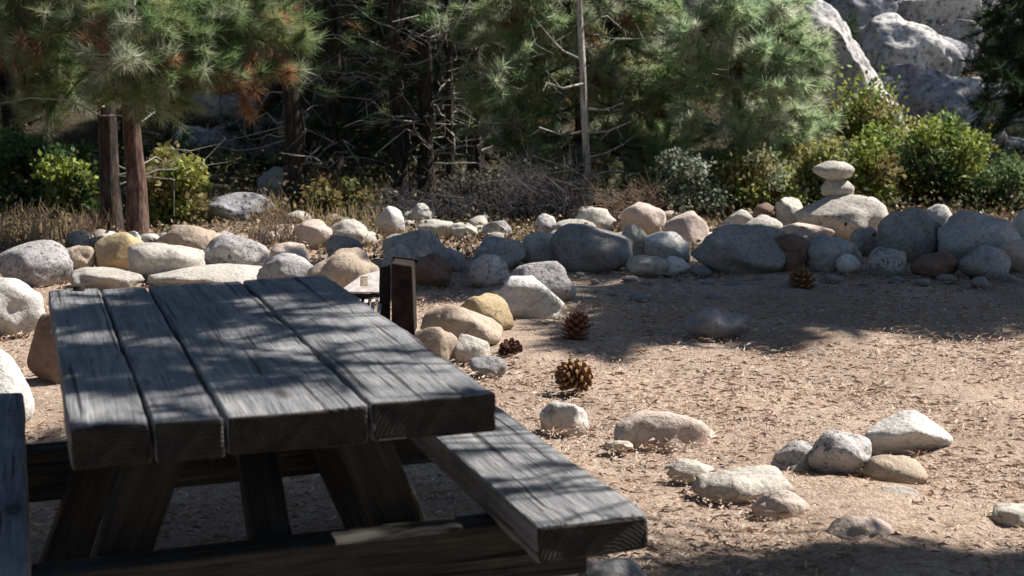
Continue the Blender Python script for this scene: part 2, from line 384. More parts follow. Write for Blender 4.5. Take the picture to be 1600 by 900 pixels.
R_(1306, 396, 1346, 430, 'white', 'small whitish-grey stone right of the dark blue-grey boulder', name='stone')
R_(1356, 387, 1420, 434, 'speck', 'round grey rock in front of the purple-grey boulder', name='rock')
R_(1372, 324, 1478, 408, 'dark', 'tall purple-grey boulder in the right group', base=412)
R_(1436, 319, 1494, 358, 'white', 'white lit dome peeking out between the two biggest right boulders', base=392)
R_(1462, 328, 1604, 412, 'blue', 'largest smooth blue-grey boulder near the right edge', base=416, ang=.15)
R_(1566, 327, 1640, 376, 'white', 'white sunlit boulder cut by the right edge of the photo', base=398)
R_(1420, 393, 1502, 435, 'brown', 'brown tent-shaped rock in front of the largest right boulder', name='rock', ang=.7)
R_(1496, 383, 1582, 436, 'blue', 'grey rock at the foot of the largest smooth boulder', name='rock')
R_(1560, 372, 1640, 418, 'pink', 'pinkish rock at the right edge beside the largest smooth boulder', name='rock', base=426)
R_(1395, 372, 1440, 400, 'beige', 'small beige stone wedged under the tall purple-grey boulder', name='stone', base=412)
# foreground
R_(1068, 479, 1170, 528, 'grey', 'grey oval stone alone in the shaded strip of ground', name='stone', dep=.35)
R_(846, 626, 917, 672, 'white', 'smooth white stone below the sunlit pine cone', name='stone', bury=.5)
R_(964, 638, 1114, 694, 'pink', 'broad pale stone mostly sunk in the ground right of the white stone', name='stone', bury=1.1)
R_(1346, 640, 1492, 712, 'white', 'white stone with a dark flat left face, largest of the loose foreground stones', name='stone', ang=.6, bury=.3)
R_(1262, 673, 1364, 748, 'speck', 'round grey speckled stone standing left of the white stone', name='stone', ang=.1)
R_(1208, 690, 1290, 738, 'speck', 'low dark speckled stone touching the left side of the round speckled stone', name='stone', bury=.6)
R_(1342, 711, 1446, 757, 'beige', 'low tan stone in front of the white stone', name='stone', bury=.5)
R_(1086, 732, 1228, 780, 'pale', 'flat pale stone with shadowed front edge, left of the round speckled stone', name='stone', bury=.5, ang=.6)
R_(1042, 718, 1114, 750, 'pale', 'small flat pale stone left above the flat one with shadowed edge', name='stone', bury=.6)
R_(1180, 764, 1262, 810, 'pink', 'pinkish stone sunk in the ground below the flat pale stone', name='stone', bury=1.2)
R_(1296, 806, 1396, 850, 'pink', 'brownish stone sunk in the ground near the lower shade edge', name='stone', bury=1.1)
R_(1544, 788, 1640, 826, 'pale', 'grey-white stone at the right edge near the lower shade', name='stone', bury=.4)
R_(1368, 759, 1432, 782, 'pale', 'small pale stone in front of the low tan stone', name='stone', bury=.6)
R_(944, 688, 990, 702, 'pale', 'tiny flat cream stone left of the broad sunk stone', name='stone', bury=.4)
R_(905, 872, 1010, 915, 'grey', 'greyish stone in shade under the near end of the right bench', name='stone', bury=.6)
# cairn stones
def flat_stone(x0, y0, x1, y1, Y, mat, label, dep=.4, tilt=0):
    _seed[0] += 1
    a = (x1-x0)/2*Y/FPX; t = P((x0+x1)/2, y0, Y); bz = P((x0+x1)/2, y1, Y).z
    me = rock_mesh('cairn_stone', a, a*.8, (t.z-bz)/2, _seed[0], .2, 3)
    o = link('cairn_stone', me, RM[mat], loc=(t.x, Y, (t.z+bz)/2)); o.rotation_euler = (0, math.radians(tilt), 0)
    return setp(o, label, 'stone')
YC = G(1316, 382).y+.32
flat_stone(1282, 278, 1335, 308, YC, 'pale', 'smaller flat stone in the middle of the cairn')
flat_stone(1270, 251, 1334, 283, YC, 'pale', 'wide flat stone on top of the cairn', tilt=4)
# small stones in the shaded strip
small_src = [rock_mesh('small_stone', .5, .42, .3, 900+i, .3, 2) for i in range(5)]
cnt = 0
spots = [(1010,445),(1040,452),(1062,438),(985,440),(1105,446),(1185,440),(1150,450),(930,442),(905,432),(1000,470),(1300,440),(1350,446),(1400,442),(1440,446),(1530,446),(1575,440),(1478,440),(1560,430),(955,462),(1240,452),(1115,470),(1020,425),(1095,430)]
for i, (px, py) in enumerate(spots):
    g = G(px, py); s = random.uniform(16, 40)*g.y/FPX
    me = small_src[i % 5].copy() if i < 0 else small_src[i % 5]
    o = link('small_stone', me, RM['grey'], loc=(g.x, g.y, .12*s)); o.scale = (s, s, s*random.uniform(.7, 1)); o.rotation_euler = (0, 0, random.uniform(0, 6.28))
    setp(o, 'small rounded stone lying in the shade below the boulder row', 'stone', 'small stones in the shade below the boulder row')
# rubble seen between the back boulders and under the brush
for i in range(85):
    px = random.choice([random.uniform(430, 860), random.uniform(860, 1240), random.uniform(100, 440)]); py = random.uniform(345, 392) if px > 430 else random.uniform(375, 392)
    g = G(px, py); s = random.uniform(14, 52)*g.y/FPX
    o = link('small_rock', small_src[i % 5].copy() if i < 5 else None or small_src[i % 5].copy(), None, loc=(g.x, g.y, .2*s))
    o.data.materials.clear(); o.data.materials.append(RM[random.choice(['white', 'pale', 'speck', 'pink', 'beige'])])
    o.scale = (s, s, s); o.rotation_euler = (random.uniform(-.3, .3), 0, random.uniform(0, 6.28))
    setp(o, 'small pale rubble rock scattered behind the row of boulders', 'rock', 'small rubble rocks scattered behind the boulder row')

# ------------------------------------------------------------------ picnic table
TX, TY, YAW, W, L, TH, GAP, BW, ZT, DROP = -.8617, 2.7863, .3229, .8699, 1.8018, .0861, .0913, .2676, .76, .31
table = empty('picnic_table', (TX, TY, 0), 'heavy weathered grey timber picnic table with two benches in tree shade', 'picnic table')
table.rotation_euler = (0, 0, YAW+math.pi/2)       # local x runs along the planks, local -y across
def timber(name, l0, l1, w0, w1, z0, z1, mat, seed, bev=.009, rough=.0025, rot=None, pivot=None):
    """box with worn rounded edges; local x along length"""
    r = random.Random(seed); off = Vector((r.uniform(-20, 20),)*3)
    nx = max(6, int((l1-l0)/.035)); hw, hz = (w1-w0)/2, (z1-z0)/2
    prof = []
    for (sy, sz) in ((-1, -1), (1, -1), (1, 1), (-1, 1)):
        a0 = {(-1, -1): math.pi, (1, -1): 1.5*math.pi, (1, 1): 0, (-1, 1): .5*math.pi}[(sy, sz)]
        for k in range(4):
            a = a0+k/3*math.pi/2
            prof.append((sy*(hw-bev)+bev*math.cos(a), sz*(hz-bev)+bev*math.sin(a)))
        # intermediate points along the following side
        n2 = {(-1, -1): (1, -1), (1, -1): (1, 1), (1, 1): (-1, 1), (-1, 1): (-1, -1)}[(sy, sz)]
        p0 = prof[-1]; e = a0+math.pi/2
        q = (n2[0]*(hw-bev)+bev*math.cos(e), n2[1]*(hz-bev)+bev*math.sin(e))
        for k in (1, 2, 3): prof.append((p0[0]+(q[0]-p0[0])*k/4, p0[1]+(q[1]-p0[1])*k/4))
    bm = bmesh.new(); rings = []
    xs = [-bev*.0, bev*.35, bev*1.2]+[bev*1.2+(l1-l0-2.4*bev)*i/nx for i in range(1, nx)]+[l1-l0-bev*1.2, l1-l0-bev*.35, l1-l0]
    for xi, x in enumerate(xs):
        e = 1
        if xi in (0, len(xs)-1): sh = bev*.8
        elif xi in (1, len(xs)-2): sh = bev*.25
        else: sh = 0
        ring = []
        for (y, z) in prof:
            yy = y*(hw-sh)/hw; zz = z*(hz-sh)/hz
            q = Vector((x+l0, yy*3, zz*3))*2.2+off
            dn = rough*noise.noise(q*2)+rough*.6*noise.noise(q*6)
            ring.append(bm.verts.new((x+(rough*3*noise.noise(Vector((yy*14, zz*14, seed)))) * (1 if xi in (0, 1) else 0), yy*(1+dn/hw), zz*(1+dn/hz))))
        rings.append(ring)
    n = len(prof)
    for a, b in zip(rings, rings[1:]):
        for k in range(n): bm.faces.new((a[k], a[(k+1) % n], b[(k+1) % n], b[k]))
    bm.faces.new(rings[0]); bm.faces.new(rings[-1][::-1])
    o = bm_obj(name, bm, mat, table, smooth=True)
    o.data.polygons[-1].use_smooth = False; o.data.polygons[-2].use_smooth = False
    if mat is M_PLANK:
        o.data.materials.append(M_END_SHADE)
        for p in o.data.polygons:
            if abs(p.normal.x) > .75 or p.normal.z < -.7: p.material_index = 1  # ends and undersides get the colour with shade painted in
    o.location = (l0, -(w0+w1)/2, (z0+z1)/2)
    return o
# table local: x=l, y=-w  (w grows to the right)
gaps = [0, .178, .343, .683, 1]; gp = .007
for i in range(4):
    a = gaps[i]*W+(gp/2 if i else 0); b = gaps[i+1]*W-(gp/2 if i < 3 else 0)
    timber('top_plank', random.uniform(-.006, .006) + (.006, -.002, .004, -.004)[i], L+random.uniform(-.01, .01), a, b, ZT-TH-random.uniform(0, .003), ZT-random.uniform(0, .004), M_PLANK, 20+i, bev=.008, rough=.004)
ZB = ZT-DROP
for k, (w0, w1) in enumerate(((-GAP-BW, -GAP), (W+GAP, W+GAP+BW))):
    timber('bench_plank', 0, L, w0, w1, ZB-TH, ZB, M_PLANK, 40+k, bev=.012, rough=.004)
for l0 in (.30, L-.42):                                        # bench-bearing beams
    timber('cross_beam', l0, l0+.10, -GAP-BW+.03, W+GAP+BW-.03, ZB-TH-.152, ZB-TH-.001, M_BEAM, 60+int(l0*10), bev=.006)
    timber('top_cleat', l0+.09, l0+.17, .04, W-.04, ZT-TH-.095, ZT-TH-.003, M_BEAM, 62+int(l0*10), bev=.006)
for l0 in (.405, L-.52):
    for s in (-1, 1):
        # A-frame leg: box built along x, then turned to lean outwards
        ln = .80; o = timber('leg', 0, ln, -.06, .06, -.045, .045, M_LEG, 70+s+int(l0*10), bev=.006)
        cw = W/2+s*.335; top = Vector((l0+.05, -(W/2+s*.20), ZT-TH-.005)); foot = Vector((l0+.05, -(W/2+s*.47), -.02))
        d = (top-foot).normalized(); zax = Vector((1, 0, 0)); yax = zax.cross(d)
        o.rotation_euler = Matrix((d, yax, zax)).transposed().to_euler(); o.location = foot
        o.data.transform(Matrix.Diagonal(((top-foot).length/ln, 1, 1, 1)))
for s, l0 in ((1, .44), (-1, L-.44)):
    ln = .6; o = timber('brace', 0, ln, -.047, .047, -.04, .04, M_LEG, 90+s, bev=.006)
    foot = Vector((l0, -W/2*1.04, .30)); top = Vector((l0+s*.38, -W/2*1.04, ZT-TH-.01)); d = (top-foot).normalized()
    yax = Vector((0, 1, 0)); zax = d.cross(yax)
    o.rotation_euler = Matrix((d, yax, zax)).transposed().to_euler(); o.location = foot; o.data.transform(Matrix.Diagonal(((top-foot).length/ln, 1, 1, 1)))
def bolt(l, wv, z, r=.014):
    bm = bmesh.new(); bmesh.ops.create_cone(bm, cap_ends=True, segments=12, radius1=r, radius2=r*.7, depth=.014)
    o = bm_obj('bolt', bm, M_STEEL_R, table); o.location = (l, -wv, z); return o
bolt(L-.03, .09, ZT+.006, .02)
# ------------------------------------------------------------------ steel grill behind the table
YG = 7.6; gq = P(600, 500, YG)
grill = empty('camp_grill', (gq.x, YG, 0), 'sooty steel camp grill with a pale plate and slatted grate beyond the table', 'grill')
def LP(px, py, Y=YG): return P(px, py, Y)-Vector((gq.x, YG, 0))
def slab(name, pts, thick, mat, hole=None):
    """flat plate from 3D points, thickness along its normal"""
    bm = bmesh.new(); pts = [Vector(p) for p in pts]
    n = (pts[1]-pts[0]).cross(pts[2]-pts[0]).normalized()*thick
    if hole:
        f = [bm.verts.new(p) for p in pts]; h = [bm.verts.new(p) for p in hole]
        f2 = [bm.verts.new(p+n) for p in pts]; h2 = [bm.verts.new(p+n) for p in hole]
        m = len(pts)
        for k in range(m):
            j = (k+1) % m
            bm.faces.new((f[k], f[j], h[j], h[k])); bm.faces.new((f2[k], f2[j], h2[j], h2[k]))
            bm.faces.new((f[k], f[j], f2[j], f2[k])); bm.faces.new((h[k], h[j], h2[j], h2[k]))
    else:
        f = [bm.verts.new(p) for p in pts]; f2 = [bm.verts.new(p+n) for p in pts]
        bm.faces.new(f); bm.faces.new(f2[::-1])
        for k in range(len(pts)): bm.faces.new((f[k], f[(k+1) % len(pts)], f2[(k+1) % len(pts)], f2[k]))
    o = bm_obj(name, bm, mat, grill)
    bv = o.modifiers.new('worn_edges', 'BEVEL'); bv.width = min(.006, thick*.25); bv.segments = 2
    return o
# the hinged plate leans back so the sun reaches it
slab('hinged_plate', [LP(528, 458, YG-.02), LP(592, 458, YG-.02), LP(593, 424, YG+.17), LP(566, 432, YG+.14)], .008, M_STEEL_L,
     [LP(562, 449, YG+.03), LP(574, 449, YG+.03), LP(574, 434, YG+.11), LP(563, 434, YG+.11)])
for k in range(5):
    x = 545+k*11
    slab('grate_bar', [LP(x, 489, YG-.24), LP(x+6, 489, YG-.24), LP(x+9, 464, YG+.03), LP(x+3, 464, YG+.03)], .007, M_STEEL_L)
slab('grate_rim', [LP(530, 465, YG), LP(594, 464, YG), LP(594, 458, YG), LP(530, 459, YG)], .012, M_STEEL_D)
slab('side_plate', [LP(594, 520, YG-.06), LP(610, 520, YG-.06), LP(610, 412, YG-.06), LP(594, 416, YG-.06)], .05, M_STEEL_D)
slab('handle', [LP(611, 470, YG-.08), LP(616, 470, YG-.08), LP(616, 436, YG-.04), LP(611, 438, YG-.04)], .008, M_STEEL_L)
slab('firebox', [LP(617, 512, YG-.04), LP(652, 512, YG-.04), LP(648, 406, YG-.04), LP(617, 402, YG-.04)], .22, M_STEEL_R)
for (x, y) in ((622, 414), (645, 417), (622, 470), (644, 474)):
    bm = bmesh.new(); bmesh.ops.create_uvsphere(bm, u_segments=8, v_segments=6, radius=.007)
    bm_obj('rivet', bm, M_STEEL_D, grill, True, LP(x, y, YG-.045))
slab('rim', [LP(614, 407, YG-.06), LP(654, 411, YG-.06), LP(654, 405, YG-.06), LP(614, 400, YG-.06)], .012, M_STEEL_R)
slab('post', [LP(560, 540, YG+.04), LP(578, 540, YG+.04), LP(578, 462, YG+.04), LP(560, 462, YG+.04)], .05, M_STEEL_D)
slab('post', [LP(600, 560, YG+.02), LP(616, 560, YG+.02), LP(616, 500, YG+.02), LP(600, 500, YG+.02)], .05, M_STEEL_R)

# ------------------------------------------------------------------ pine cones
def scale_mesh():
    # a woody cone scale: thin wedge with thick hooked tip; local +x outwards
    pts = [(0, -.12, 0), (0, .12, 0), (.62, -.34, .05), (.62, .34, .05), (.95, -.2, .16), (.95, .2, .16), (1.02, 0, .30),
           (0, -.1, -.08), (0, .1, -.08), (.62, -.28, -.07), (.62, .28, -.07), (.95, -.15, .0), (.95, .15, .0)]
    fc = [(0, 2, 3, 1), (2, 4, 5, 3), (7, 8, 10, 9), (9, 10, 12, 11), (0, 7, 9, 2), (1, 3, 10, 8), (2, 9, 11, 4), (3, 5, 12, 10)]
    me = bpy.data.meshes.new('scale'); me.from_pydata(pts, [], fc+[(4, 6, 5), (4, 11, 6), (5, 6, 12), (11, 12, 6)]); me.update(); return me
def cone(px0, py0, px1, py1, mat, label, axis=(0, 0, 1), n=72, squash=1.0):
    cx = (px0+px1)/2; g = G(cx, py1); Y = g.y+.04
    wd = (px1-px0)*Y/FPX; hh = (py1-py0)*Y/FPX
    root = empty('pine_cone', (P(cx, py1, Y).x, Y, 0), label, 'pine cone')
    A = Vector(axis).normalized(); q = Vector((0, 0, 1)).rotation_difference(A)
    Rr = wd/2*1.12; H = hh*1.08; low = []
    if A.z < .6: Rr = hh/2*1.08; H = wd*1.0
    key = 'cs_'+mat.name
    me = bpy.data.meshes.get(key) or scale_mesh(); me.name = key
    if not me.materials: me.materials.append(mat)
    bm = bmesh.new(); bmesh.ops.create_uvsphere(bm, u_segments=12, v_segments=8, radius=1)
    core = bm_obj('core', bm, M_CONE_D, root, True); core.scale = (Rr*.45, Rr*.45, H*.42); core.location = (0, 0, H*.5); core.rotation_mode = 'QUATERNION'; core.rotation_quaternion = q
    for i in range(n):
        t = (i+.5)/n; th = i*2.39996
        rad = math.sin(math.pi*(t*.9+.08))**.6
        z = (t-.5)*H*.8; el = -.5+1.6*t
        d = Vector((math.cos(th)*math.cos(el), math.sin(th)*math.cos(el), math.sin(el)))
        o = link('scale', me, None, root)
        up = Vector((0, 0, 1)); y = up.cross(d).normalized(); zz = d.cross(y)
        R0 = Matrix((d, y, zz)).transposed().to_4x4()
        ln = Rr*rad*.98+.004
        base = Vector((0, 0, z*.75))
        Mx = Matrix.Translation((0, 0, H*.5)) @ q.to_matrix().to_4x4() @ Matrix.Translation(base) @ R0 @ Matrix.Diagonal((ln, ln*.62+.006, ln*.62, 1))
        o.matrix_local = Mx; low.append(min((Mx @ v.co).z for v in me.vertices))
    dz = Vector((0, 0, -sorted(low)[int(len(low)*.14)]-.006))
    for o in root.children: o.location = o.location+dz
    return root
cone(866, 555, 932, 611, M_CONE, 'open tan pine cone standing in full sun on the bare ground', (-.85, -.45, .3))
cone(878, 466, 921, 537, M_CONE_R, 'tall reddish-brown pine cone at the edge of the shade beside the white-topped boulder', (.25, .1, 1), 84)
cone(778, 524, 816, 560, M_CONE_D, 'round dark brown pine cone beside the greenish-white stone', (.5, -.8, .2), 60)
cone(1234, 404, 1274, 456, M_CONE, 'orange-brown pine cone in shade in front of the red-brown rock', (-.4, -.2, 1), 66)

# ------------------------------------------------------------------ foliage machinery
GREEN = [(.21, .29, .12), (.16, .24, .10), (.28, .35, .18), (.30, .33, .14)]
PALE = [(.32, .37, .24), (.42, .44, .32)]
DEAD = [(.31, .17, .09), (.24, .15, .09), (.38, .21, .12)]
DARK = [(.045, .075, .035), (.06, .09, .045), (.035, .06, .03)]
def unit(v): return v/np.maximum(1e-9, np.linalg.norm(v, axis=-1, keepdims=True))
def needles(pos, dirs, cols, n=20, ln=.15, wd=.004, spread=.75):
    """pos,dirs,cols (T,3) -> triangle soup"""
    T = len(pos)
    d = np.repeat(unit(dirs), n, 0); p = np.repeat(pos, n, 0); c = np.repeat(cols, n, 0)
    d = unit(d+rng.normal(0, spread, (T*n, 3))); l = ln*rng.uniform(.6, 1.15, (T*n, 1))
    s = unit(np.cross(d, rng.normal(0, 1, (T*n, 3))))*wd/2
    tri = np.stack([p-s, p+s, p+d*l+np.array([0, 0, -.12])*l*rng.uniform(0, 1, (T*n, 1))], 1)
    c = c*rng.uniform(.75, 1.25, (T*n, 1))
    return tri.reshape(-1, 3), np.repeat(c, 3, 0)
def tube(pts, radii, sides=6):
    pts = [Vector(p) for p in pts]; V = []; F = []
    for i, p in enumerate(pts):
        d = (pts[min(i+1, len(pts)-1)]-pts[max(i-1, 0)]).normalized()
        u = d.orthogonal().normalized() if i == 0 else (u-d*u.dot(d)).normalized()
        v = d.cross(u)
        for k in range(sides):
            a = 2*math.pi*k/sides; V.append(p+(u*math.cos(a)+v*math.sin(a))*radii[i])
    for i in range(len(pts)-1):
        for k in range(sides):
            F.append((i*sides+k, i*sides+(k+1) % sides, (i+1)*sides+(k+1) % sides, (i+1)*sides+k))
    return V, F
def merge(parts):
    V = []; F = []
    for v, f in parts:
        o = len(V); V += v; F += [tuple(i+o for i in q) for q in f]
    return np.array([tuple(v) for v in V]), np.array(F)
def wob(a, b, n, amt):
    a, b = Vector(a), Vector(b); L_ = (b-a).length
    return [a.lerp(b, i/n)+Vector((random.gauss(0, 1), random.gauss(0, 1), random.gauss(0, 1)))*amt*L_*(0 if i in (0, n) else 1) for i in range(n+1)]
def palette(pals, wts, T):
    flat = []; w = []
    for p_, w_ in zip(pals, wts):
        for c in p_: flat.append(c); w.append(w_/len(p_))
    return np.array(flat)[rng.choice(len(flat), T, p=np.array(w)/sum(w))]
def pine(base, height, rad, label, limbs, pals=(GREEN, PALE, DEAD), wts=(.8, .12, .08), tuft=20, ln=.15, wd=.004, bark=None,
         group=None, lean=(0, 0), twigs=True, dead_limbs=0, name='pine_tree'):
    """limbs: list of dicts(z, end(world xyz), n tufts, r clump radius, dead)"""
    base = Vector(base); root = empty(name, base, label, 'tree', group)
    tr = [base*0+Vector((lean[0]*t, lean[1]*t, height*t)) + (Vector((random.gauss(0, .01), random.gauss(0, .01), 0))*height*.15 if 0 < i < 12 else Vector()) for i, t in enumerate([k/12 for k in range(13)])]
    V, F = merge([tube([Vector((0, 0, -.15))]+tr, [rad*1.35]+[rad*(1-.85*k/12)*(1.15 if k == 0 else 1) for k in range(13)], 12)])
    V = V+rng.normal(0, rad*.035, V.shape)
    link('trunk', poly_mesh('trunk', V, F, smooth=True), bark or M_BARK_R, root)
    parts = []; tp = []; td = []; tc = []
    for lb in limbs:
        e = Vector(lb['end'])-base; z = min(lb['z'], height*.95); t = z/height
        a = Vector((lean[0]*t, lean[1]*t, z)); L_ = (e-a).length; n = max(5, int(L_/.25))
        pts = wob(a, e, n, .02); pts = [p+Vector((0, 0, -.10*L_*math.sin(math.pi*i/n)*lb.get('sag', .6))) for i, p in enumerate(pts)]
        r0 = lb.get('rad', .012+.008*L_); parts.append(tube(pts, [r0*(1-.85*i/n) for i in range(n+1)], 5))
        T = lb['n']; pal = palette(pals, lb.get('wts', wts), max(1, T//9+1))
        k = 0
        while k < T:
            # a twig leaving the limb, carrying several tufts
            tt = random.uniform(lb.get('t0', .3), 1); i = tt*n; i0 = min(int(i), n-1); s = pts[i0].lerp(pts[i0+1], i-i0)
            dl = (pts[i0+1]-pts[i0]).normalized(); r = lb['r']
            sp_ = lb.get('along', 1.0)
            dv = (dl*random.uniform(.3, 1.3)*sp_+Vector((random.gauss(0, .75), random.gauss(0, .75), random.gauss(.08, .45))))
            tl = r*random.uniform(.45, 1.1)*(1.15-.4*tt); en = s+dv.normalized()*tl
            if twigs: parts.append(tube([s, s.lerp(en, .5)+Vector((0, 0, -.02)), en], [.006, .004, .002], 3))
            m = random.randint(5, 10); c = pal[random.randrange(len(pal))]
            for j in range(m):
                f = (j+1)/m; tp.append(s.lerp(en, .25+.75*f)); td.append((en-s).normalized()+Vector((0, 0, .25))); tc.append(c)
            k += m
    dparts = []
    for _ in range(dead_limbs):
        z = random.uniform(.05, .5)*height; az = random.uniform(0, 6.28); l = random.uniform(.3, 1.1)
        a = Vector((lean[0]*z/height, lean[1]*z/height, z)); e = a+Vector((math.cos(az)*l, math.sin(az)*l, random.uniform(-.15, .25)))
        w_ = wob(a, e, 4, .06); dparts.append(tube(w_, [.011, .009, .007, .005, .002], 4))
        for _k in range(4):
            q = w_[random.randint(1, 4)]; dparts.append(tube([q, q+Vector((random.gauss(0, .16), random.gauss(0, .16), random.gauss(0, .14)))], [.005, .002], 3))
    if dparts:
        V, F = merge(dparts); setp(link('dead_branches', poly_mesh('dead_branches', V, F, smooth=True), M_DEADW, root), kind='stuff')
    if parts:
        V, F = merge(parts); link('limbs', poly_mesh('limbs', V, F, smooth=True), bark or M_BARK_R, root)
    if tp:
        tri, c = needles(np.array([tuple(p) for p in tp]), np.array([tuple(p) for p in td]), np.array(tc), tuft, ln, wd)
        link('crown', poly_mesh('crown', tri, np.arange(len(tri)).reshape(-1, 3), c), M_NEEDLE, root)
    return root
def px_limb(px, py, Y, z, n=260, r=.45, **k):
    return dict(end=P(px, py, Y), z=z, n=n, r=r, **k)
# twin pines on the left -- low limbs full of green and some dead needles
b1 = G(176, 362); b2 = G(216, 374)
l1 = [px_limb(x, y, b1.y+dy, z, n, r) for x, y, dy, z, n, r in [
    (40, 60, -.4, 2.2, 380, .5), (90, 120, .3, 2.0, 360, .5), (-30, 120, 0, 2.2, 300, .5), (140, 40, -.8, 2.2, 380, .5), (20, 10, -.2, 2.5, 320, .5), (120, -60, 0, 2.8, 300, .5), (-80, -40, .2, 3, 300, .5), (170, 130, -1.0, 1.7, 240, .4), (60, 170, .2, 1.5, 140, .35)]]
pine(b1, 5.5, .088, 'dark slender pine trunk, left of the twin pines, with green and brown low limbs', l1, wts=(.66, .27, .07), bark=M_BARK_D, dead_limbs=6, wd=.0055)
l2 = [px_limb(x, y, b2.y+dy, z, n, r, wts=wt) for x, y, dy, z, n, r, wt in [
    (290, 60, -.5, 1.9, 420, .5, (.75, .22, .03)), (360, 40, -.3, 2.1, 420, .5, (.8, .15, .05)), (430, 30, -.2, 2.3, 420, .5, (.85, .1, .05)), (330, 110, -.6, 1.7, 300, .4, (.6, .2, .2)), (395, 125, -.4, 1.7, 260, .33, (.45, .1, .45)),
    (440, 115, -.3, 1.8, 260, .3, (.2, .1, .7)), (250, 110, -.8, 1.6, 300, .45, (.6, .3, .1)), (230, 30, -.9, 2.1, 360, .5, (.6, .3, .1)), (300, -40, 0, 2.7, 300, .5, (.8, .1, .1)), (420, -30, 0, 2.7, 340, .5, (.9, .1, 0)), (270, 160, -.4, 1.4, 160, .35, (.6, .35, .05)), (180, 90, -1.2, 1.7, 200, .4, (.5, .3, .2)), (465, 70, -.2, 2.0, 240, .35, (.9, .1, 0))]]
pine(b2, 5.2, .083, 'reddish-brown pine trunk, right of the twin pines, with rusty and green limbs', l2, bark=M_BARK_R, dead_limbs=5, wd=.0055)

# dark pines of the centre
def layered(base, z0, z1, n, l0, l1, tufts, r, az0=0, az1=6.28, **k):
    out = []
    for i in range(n):
        t = i/max(1, n-1); z = z0+(z1-z0)*t; az = random.uniform(az0, az1); l = (l0+(l1-l0)*t)*random.uniform(.75, 1.15)
        e = Vector(base)+Vector((math.cos(az)*l, math.sin(az)*l, z+random.uniform(-.25, .45)*l*.5)); out.append(dict(end=e, z=z, n=tufts, r=r, **k))
    return out
ctr = [(461, 326, .098, 'thick dark pine trunk right of the gap with the grey boulders'),
       (626, 318, .092, 'dark pine trunk behind the bright white rock, left of the centre pair'),
       (667, 316, .09, 'dark pine trunk, right of the centre pair, behind the small white rock'),
       (704, 312, .045, 'thin dark pine trunk right of the centre pair'),
       (747, 308, .042, 'thin dark pine trunk nearest to the green mass of pine in the middle')]
for px, py, r, lab in ctr:
    b = G(px, py)
    lim = layered(b, 2.6, 5.8, 9, 1.7, 1.0, 170, .6, .2, 2.9) + layered(b, 1.2, 2.4, 3, .8, .9, 50, .4)
    pine(b, 6.6, r, lab, lim, pals=(DARK, GREEN, DEAD), wts=(.8, .15, .05), bark=M_BARK_D, dead_limbs=38, wd=.006, tuft=15)
# green sunlit pine mass of the middle
b = G(905, 318)
cg = [(800, 60), (760, 130), (850, 150), (820, 220), (990, 40), (1050, 90), (960, 120), (1020, 170), (1100, 150), (780, 10), (900, 60), (940, 210), (1060, 230), (1000, 250), (860, 250), (770, 210), (1110, 40), (730, 60), (840, 90), (790, 180), (880, 140), (830, 20), (700, 20), (1010, 120), (930, 260), (1040, 280)]
MIDG = [(.37, .48, .24), (.30, .42, .20), (.44, .52, .32), (.46, .48, .26)]
lim = [px_limb(x, y, b.y+random.uniform(-.45, .3), max(.7, 2.6-y/110)*1.0, 170, .42, wts=(.5, .45, .05)) for x, y in cg]
pine(b, 4.5, .05, 'bushy sunlit green pine in the middle behind the thin dead trunk', lim, pals=(MIDG, PALE, DEAD), bark=M_BARK_D, dead_limbs=14, wd=.009, tuft=18)
b = G(1150, 322)
cg = [(1080, 60), (1150, 40), (1200, 90), (1120, 130), (1180, 160), (1230, 130), (1090, 190), (1160, 220), (1210, 200), (1130, 10), (1215, 20), (1060, 130), (1240, 180), (1100, 250), (1250, 120), (1265, 70), (1200, 240), (1270, 210), (1190, 60)]
lim = [px_limb(x, y, b.y+random.uniform(-.45, .3), max(.6, 2.5-y/110), 180, .42, wts=(.6, .38, .02)) for x, y in cg]
pine(b, 4.2, .055, 'pale green feathery young pine left of the sunlit granite slab', lim, pals=([(.40, .50, .28), (.43, .52, .31), (.35, .47, .29)], [(.54, .57, .42), (.6, .62, .48)], DEAD), bark=M_BARK_R, dead_limbs=12, wd=.009, tuft=18)

# dead pale sapling, leaning, with bare twigs
b = G(922, 322, 0); Yd = b.y-.7; b = P(922, 330, Yd); b.z = 0
root = empty('dead_sapling', b, 'thin pale dead tree trunk with bare twigs standing before the green pines', 'tree')
pts = [P(x, y, Yd)-b for x, y in [(922, 345), (920, 290), (916, 240), (913, 180), (911, 120), (908, 60), (905, 0), (903, -60)]]
pts[0].z = -.05
V, F = merge([tube(pts, [.036, .034, .034, .033, .032, .03, .027, .024], 8)])
link('trunk', poly_mesh('trunk', V, F, smooth=True), M_BARK_P, root)
tw = []
for (x0, y0, xs) in [(909, 40, [(935, 28), (958, 6), (985, -20)]), (910, 75, [(940, 70), (965, 62), (1010, 60)]), (913, 130, [(880, 138), (850, 128)]), (914, 205, [(880, 212), (840, 198)]), (915, 208, [(950, 205), (985, 190)]), (918, 246, [(945, 240), (975, 225)]), (920, 275, [(955, 268), (1000, 272)]), (911, 95, [(880, 80), (862, 62)]), (916, 170, [(945, 172), (975, 160)])]:
    pp = [P(x0, y0, Yd)-b]+[P(x, y, Yd+random.uniform(-.3, .3))-b for x, y in xs]
    tw.append(tube(pp, [.013-.0035*i for i in range(len(pp))], 5))
    for _ in range(4):
        s = pp[-2].lerp(pp[-1], random.random()); tw.append(tube([s, s+Vector((random.gauss(0, .1), random.gauss(0, .1), random.gauss(0, .1)))], [.005, .002], 3))
V, F = merge(tw); link('twigs', poly_mesh('twigs', V, F, smooth=True), M_BARK_P, root)

